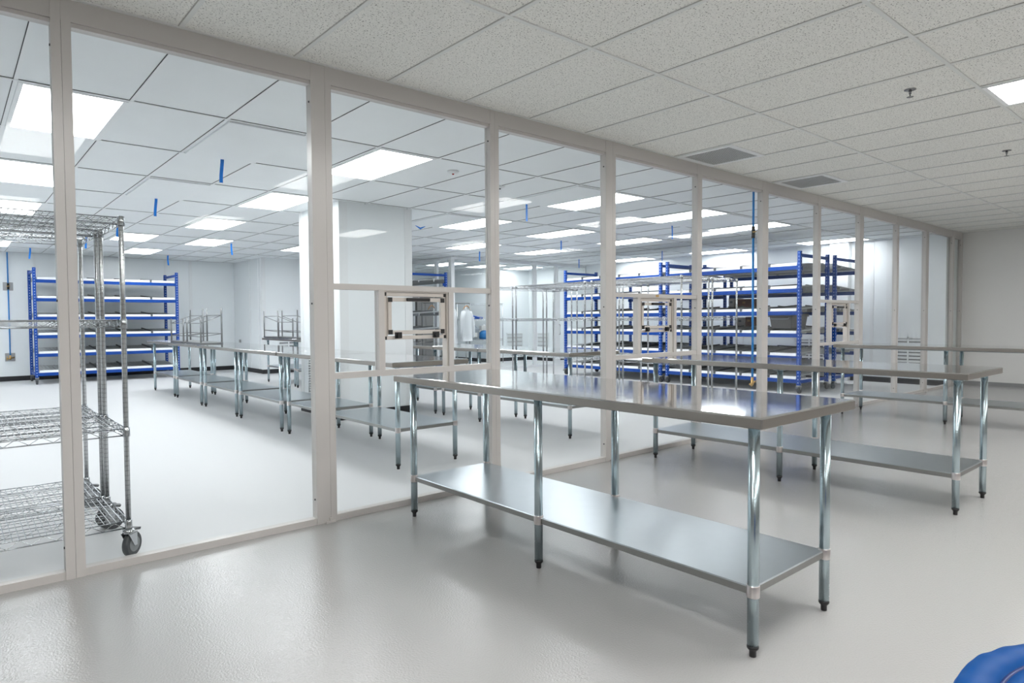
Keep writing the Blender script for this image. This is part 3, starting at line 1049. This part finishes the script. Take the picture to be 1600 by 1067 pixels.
for (x, y, rz, lab) in ((10.40, 3.815, -PI / 2, 'front right blue flow rack holding the grey tote'), (10.385, 6.51, -PI / 2, 'front left blue flow rack behind the middle wire carts'),
                        (12.58, 1.22, PI / 2, 'blue flow rack standing back to back behind the grey tote rack'), (12.58, 3.925, PI / 2, 'blue flow rack at the back, hidden behind the front left rack'),
                        (7.62, 11.13, -PI / 2, 'blue flow rack just right of the column, by the gowning partition')):
    copy_thing(rack, (x, y, 0), rz, lab)

# ------------------------------------------------------------------ goods on the racks
def make_tote(x, y, z, rz, label):
    t = thing('storage_tote', label, 'tote', (x, y, z), rz)
    w, d, h = .40, .56, .235
    b = MB()
    i = .03
    b.hexa([(i, i, 0), (w - i, i, 0), (w - i, d - i, 0), (i, d - i, 0), (0, 0, h), (w, 0, h), (w, d, h), (0, d, h)])
    b.build('tub', M['tote'], t, .01)
    MB().box(-.014, -.014, h - .035, w + .014, d + .014, h - .018).build('rim', M['tote'], t, .004)
    MB().box(-.010, -.010, h, w / 2 - .003, d + .010, h + .012).box(w / 2 + .003, -.010, h, w + .010, d + .010, h + .012).build('lid', M['tote'], t, .004)
    MB().tube([(.05, -.012, h - .045), (.05, -.03, h - .07), (w - .05, -.03, h - .07), (w - .05, -.012, h - .045)], .007, 6).build('handle', M['bin_grey'], t)
    return t
# the flow shelf falls 5 cm per metre; the tote sits on its front half
make_tote(10.50, 1.83, 1.043, -PI / 2, 'grey lidded plastic tote on the front right blue rack')
def carton(x0, y0, z0, x1, y1, z1, mat, label, cat='box'):
    t = thing('carton', label, cat, ((x0 + x1) / 2, (y0 + y1) / 2, z0))
    hx, hy, h = abs(x1 - x0) / 2, abs(y1 - y0) / 2, z1 - z0
    MB().box(-hx, -hy, 0, hx, hy, h).build('body', M[mat], t, .004)
    MB().box(-hx - .0008, -.03, h * .55, -hx, .03, h * .75).box(-hx, -.025, h, hx, .025, h + .0008).build('packing_tape', M['wood'] if mat == 'cardboard' else M['bin_grey'], t)
    return t
carton(11.95, 2.95, 1.404, 12.40, 3.30, 1.60, 'cardboard', 'reddish brown carton on the rear rack, the upper one')
carton(11.95, 2.95, 1.041, 12.40, 3.09, 1.245, 'cardboard', 'reddish brown carton on the rear rack, the lower one')
carton(11.95, 3.10, 1.041, 12.40, 3.32, 1.235, 'carton', 'white carton beside the lower brown carton on the rear rack')
carton(11.95, 3.34, 1.404, 12.30, 3.46, 1.62, 'carton', 'narrow pale carton next to the upper brown carton on the rear rack')

# ------------------------------------------------------------------ air drops: blue pipe with valves
def air_drop(label, x, y, z_top, zv, zb, wall_y, plate=True):
    t = thing('air_drop_pipe', label, 'air pipe', (x, y, 0))
    MB().tube([(0, 0, zb + .03), (0, 0, zv - .06)], .0125, 10).tube([(0, 0, zv + .06), (0, 0, z_top)], .0125, 10).build('pipe', M['hose'], t)
    v = MB().tube([(0, 0, zv - .065), (0, 0, zv + .065)], [.02, .02], 10)
    v.build('valve_body', M['black'], t)
    MB().tube([(-.03, -.015, zv), (.035, -.015, zv + .01)], .007, 6).build('valve_lever', M['brass'], t)
    dy = wall_y - y
    if plate:
        for z in (zv, zb):
            MB().box(-.085, dy - .012, z - .085, .085, dy - .0002, z + .085).build('wall_plate', M['grey_box'], t, .003)
        MB().tube([(0, dy - .012, zv), (0, 0, zv)], .008, 8).tube([(0, dy - .012, zb), (0, 0, zb)], .008, 8).build('standoff', M['chrome_dull'], t)
    f = MB().tube([(0, 0, zb - .05), (0, 0, zb + .04)], .015, 8).tube([(-.07, -.01, zb - .035), (.07, -.01, zb - .005)], .011, 8).tube([(-.05, -.02, zb + .02), (-.05, -.02, zb - .06)], .010, 8)
    f.build('fitting', M['brass'], t)
    return t
air_drop('blue air pipe with valves on the far left wall', .99, YF - .045, H2, 1.97, .50, YF)
air_drop('blue air pipe with valve running down beside the sixth glass post', 6.868, .098, H2, 2.185, .52, .058, False)
oc = MB().box(-.055, 0, 0, .055, .012, .075).build('outlet_plate', M['grey_box'], None, .002, (5.518, 13.03, .69))
oc.rotation_euler = (0, 0, PI / 2)
tag(oc, 'small grey outlet plate low on the jutting wall in the far corner', 'outlet')
ob = MB().box(XR2 - .05, 5.22, 1.72, XR2, 5.40, 1.90).build('junction_box', M['grey_box'], None, .004)
tag(ob, 'grey square junction box on the right clean room wall behind the blue rack', 'junction box')

# ------------------------------------------------------------------ gowning room contents
cab = thing('storage_cabinet', 'tall grey cabinet in the gowning room seen through the left hatch', 'cabinet', (9.13, 10.6, 0))
MB().box(0, 0, .05, .50, .45, 1.72).build('body', M['cabinet'], cab, .006)
MB().box(.004, -.018, .07, .248, 0, 1.70).build('door', M['cabinet'], cab, .003)
MB().box(.252, -.018, .07, .496, 0, 1.70).build('door', M['cabinet'], cab, .003)
MB().box(.02, .02, 0, .48, .43, .05).build('plinth', M['dark'], cab)

ra = thing('garment_rail', 'chrome garment rail with hangers in the gowning room', 'clothes rail', (9.15, 10.38, 0))
MB().tube([(0, 0, 1.66), (1.5, 0, 1.66)], .014, 8).build('bar', M['chrome_dull'], ra)
for x in (0, 1.5):
    MB().tube([(x, 0, 0), (x, 0, 1.66)], .014, 8).build('upright', M['chrome_dull'], ra)
    MB().tube([(x, -.20, .02), (x, .14, .02)], .014, 8).build('foot_bar', M['chrome_dull'], ra)
def hanger(x, label, yaw=0.0, y=10.38):
    t = thing('clothes_hanger', label, 'hanger', (x, y, 1.646), yaw)
    MB().tube([(-.20, 0, -.155), (-.10, 0, -.085), (0, 0, -.05), (.10, 0, -.085), (.20, 0, -.155)], [.008, .013, .015, .013, .008], 8).build('shoulder_bar', M['wood'], t)
    MB().tube([(0, 0, -.04), (0, 0, .005), (.012, 0, .035), (0, 0, .047), (-.014, 0, .036)], .003, 6).build('hook', M['chrome_dull'], t)
    return t
hanger(9.44, 'bare wooden hanger on the garment rail, left one', .5)
hanger(9.62, 'bare wooden hanger on the garment rail, right one', .8)
hanger(10.13, 'wooden hanger carrying the left white gown', .9)
hanger(10.55, 'wooden hanger carrying the right white gown with a visible sleeve', .4)
def gown(x, label, yaw, y=10.38, ln=1.0):
    t = thing('lab_gown', label, 'gown', (x, y, 1.50), yaw)
    m = MB()
    n = 24
    prof = [(0.0, .07, .045), (-.05, .17, .06), (-.12, .22, .07), (-.35, .21, .075), (-.7, .23, .085), (-ln, .25, .095)]
    for z, a, b in prof:
        for k in range(n):
            th = 2 * PI * k / n
            rip = 1 + .10 * math.sin(5 * th + z * 4) * min(1, -z * 2)
            m.v.append((a * math.cos(th) * rip, b * math.sin(th) * rip, z))
    for i in range(len(prof) - 1):
        for k in range(n):
            k2 = (k + 1) % n
            m.face([i * n + k, (i + 1) * n + k, (i + 1) * n + k2, i * n + k2], True)
    m.face([k for k in range(n)][::-1])
    m.face([(len(prof) - 1) * n + k for k in range(n)])
    m.build('body', M['gown'], t)
    for s in (-1, 1):
        MB().tube([(s * .16, 0, -.07), (s * .25, -.01, -.25), (s * .29, -.03, -.50), (s * .31, -.03, -.72), (s * .31, -.03, -.78)], [.06, .062, .055, .045, .038], 12).build('sleeve', M['gown'], t)
    return t
gown(10.13, 'white cleanroom gown hanging at left on the garment rail', .9)
gown(10.55, 'white cleanroom gown hanging at right, sleeve hanging down', .4, ln=.85)

wr = thing('wire_rack', 'wide chrome wire rack of supplies in the gowning room', 'wire rack', (10.66, 10.56, 0))
WL = 1.30
for x in (0, WL):
    for y in (0, .4):
        MB().lathe([(.011, 0), (.011, 1.69)], x, y, 10).build('post', M['post'], wr)
MB().lathe([(.009, 1.20), (.009, 1.69)], .44, .4, 8).build('post', M['post'], wr)
for z in (.42, .67, 1.235, 1.67):
    m = MB()
    for y in (0, .4):
        m.tube([(0, y, z), (WL, y, z)], .0035, 5).tube([(0, y, z - .035), (WL, y, z - .035)], .0035, 5)
        m.tube([(WL * k / 30, y, z if k % 2 else z - .035) for k in range(31)], .0022, 4)
    if z < 1.6:
        for k in range(41):
            m.tube([(WL * k / 40, 0, z), (WL * k / 40, .4, z)], .0018, 4)
    for x in (0, WL):
        m.tube([(x, 0, z), (x, .4, z)], .0035, 5)
    m.build('wire_shelf', M['chrome'], wr)
def open_bin(x, y, z, w, d, h, mat, label):
    t = thing('supply_bin', label, 'bin', (x, y, z))
    m = MB()
    i = .015
    m.hexa([(i, i, 0), (w - i, i, 0), (w - i, d - i, 0), (i, d - i, 0), (0, 0, h * .6), (w, 0, h * .6), (w, d, h), (0, d, h)])
    m.build('tub', M[mat], t, .004)
    m = MB().box(-.006, -.008, h * .55, w + .006, 0, h * .62).build('lip', M[mat], t)
    MB().box(w * .3, -.010, h * .15, w * .7, -.002, h * .42).build('label_holder', M['carton'], t)
    return t
open_bin(10.80, 10.62, 1.238, .28, .28, .13, 'bin_blue', 'blue open bin on the wide wire rack, at eye level')
open_bin(11.10, 10.60, 1.238, .18, .28, .08, 'bin_blue', 'low blue bin right of the eye-level open bin on the wide wire rack')
open_bin(10.82, 10.60, .422, .42, .30, .10, 'bin_blue', 'blue bin on the bottom shelf of the wide wire rack')
open_bin(10.86, 10.60, .672, .30, .30, .46, 'bin_grey', 'tall grey bin on the middle shelf of the wide wire rack')
bg = MB().lathe([(.02, 0), (.13, .01), (.16, .08), (.15, .17), (.09, .235), (.02, .25)], n=14).build('supply_bag', M['bag_blue'], None, 0, (11.42, 10.74, .672))
tag(bg, 'puffy pale blue bag on the middle shelf of the wide wire rack', 'bag')
bx = thing('glove_box', 'white glove box with a glove tuft on top of the pale blue bag', 'box', (11.29, 10.68, .9235))
MB().box(0, 0, 0, .26, .12, .13).build('body', M['carton'], bx, .004)
MB().lathe([(.035, .13), (.03, .15), (.01, .165)], .13, .06, 10).build('glove_tuft', M['gown'], bx)

# ------------------------------------------------------------------ blue drum at the bottom right corner
dr = thing('round_drum', 'round blue drum top with wrinkled vinyl rim, bottom right corner of the photo', 'drum', (1.157, -3.755, 0))
MB().lathe([(.27, 0), (.275, .01), (.300, .62), (.300, .64)], n=48).build('body', M['vinyl'], dr)
m = MB()
n = 288
prof = [(.305, .52), (.316, .60), (.320, .66), (.321, .690), (.316, .699), (.300, .702), (.276, .702), (.270, .696)]
for r, z in prof:
    for k in range(n):
        th = 2 * PI * k / n
        wv = .0007 * math.sin(9 * th + 1.2) + .0008 * math.sin(23 * th + 60 * r) + .0009 * math.sin(37 * th + 1)
        ins = max(0.0, (r - .268) / .05)
        m.v.append(((r + .15 * wv * ins) * math.cos(th), (r + .15 * wv * ins) * math.sin(th), z + wv * min(1, ins) * .8))
for i in range(len(prof) - 1):
    for k in range(n):
        k2 = (k + 1) % n
        m.face([i * n + k, i * n + k2, (i + 1) * n + k2, (i + 1) * n + k], True)
m.build('rim_cover', M['vinyl'], dr)
MB().lathe([(.270, .690), (.270, .697), (.264, .697), (.264, .690)], n=128, caps=False).build('seam', M['vinyl_dark'], dr)
MB().lathe([(.264, .66), (.264, .697), (.25, .700), (.01, .702)], n=128).build('top_disc', M['vinyl'], dr)
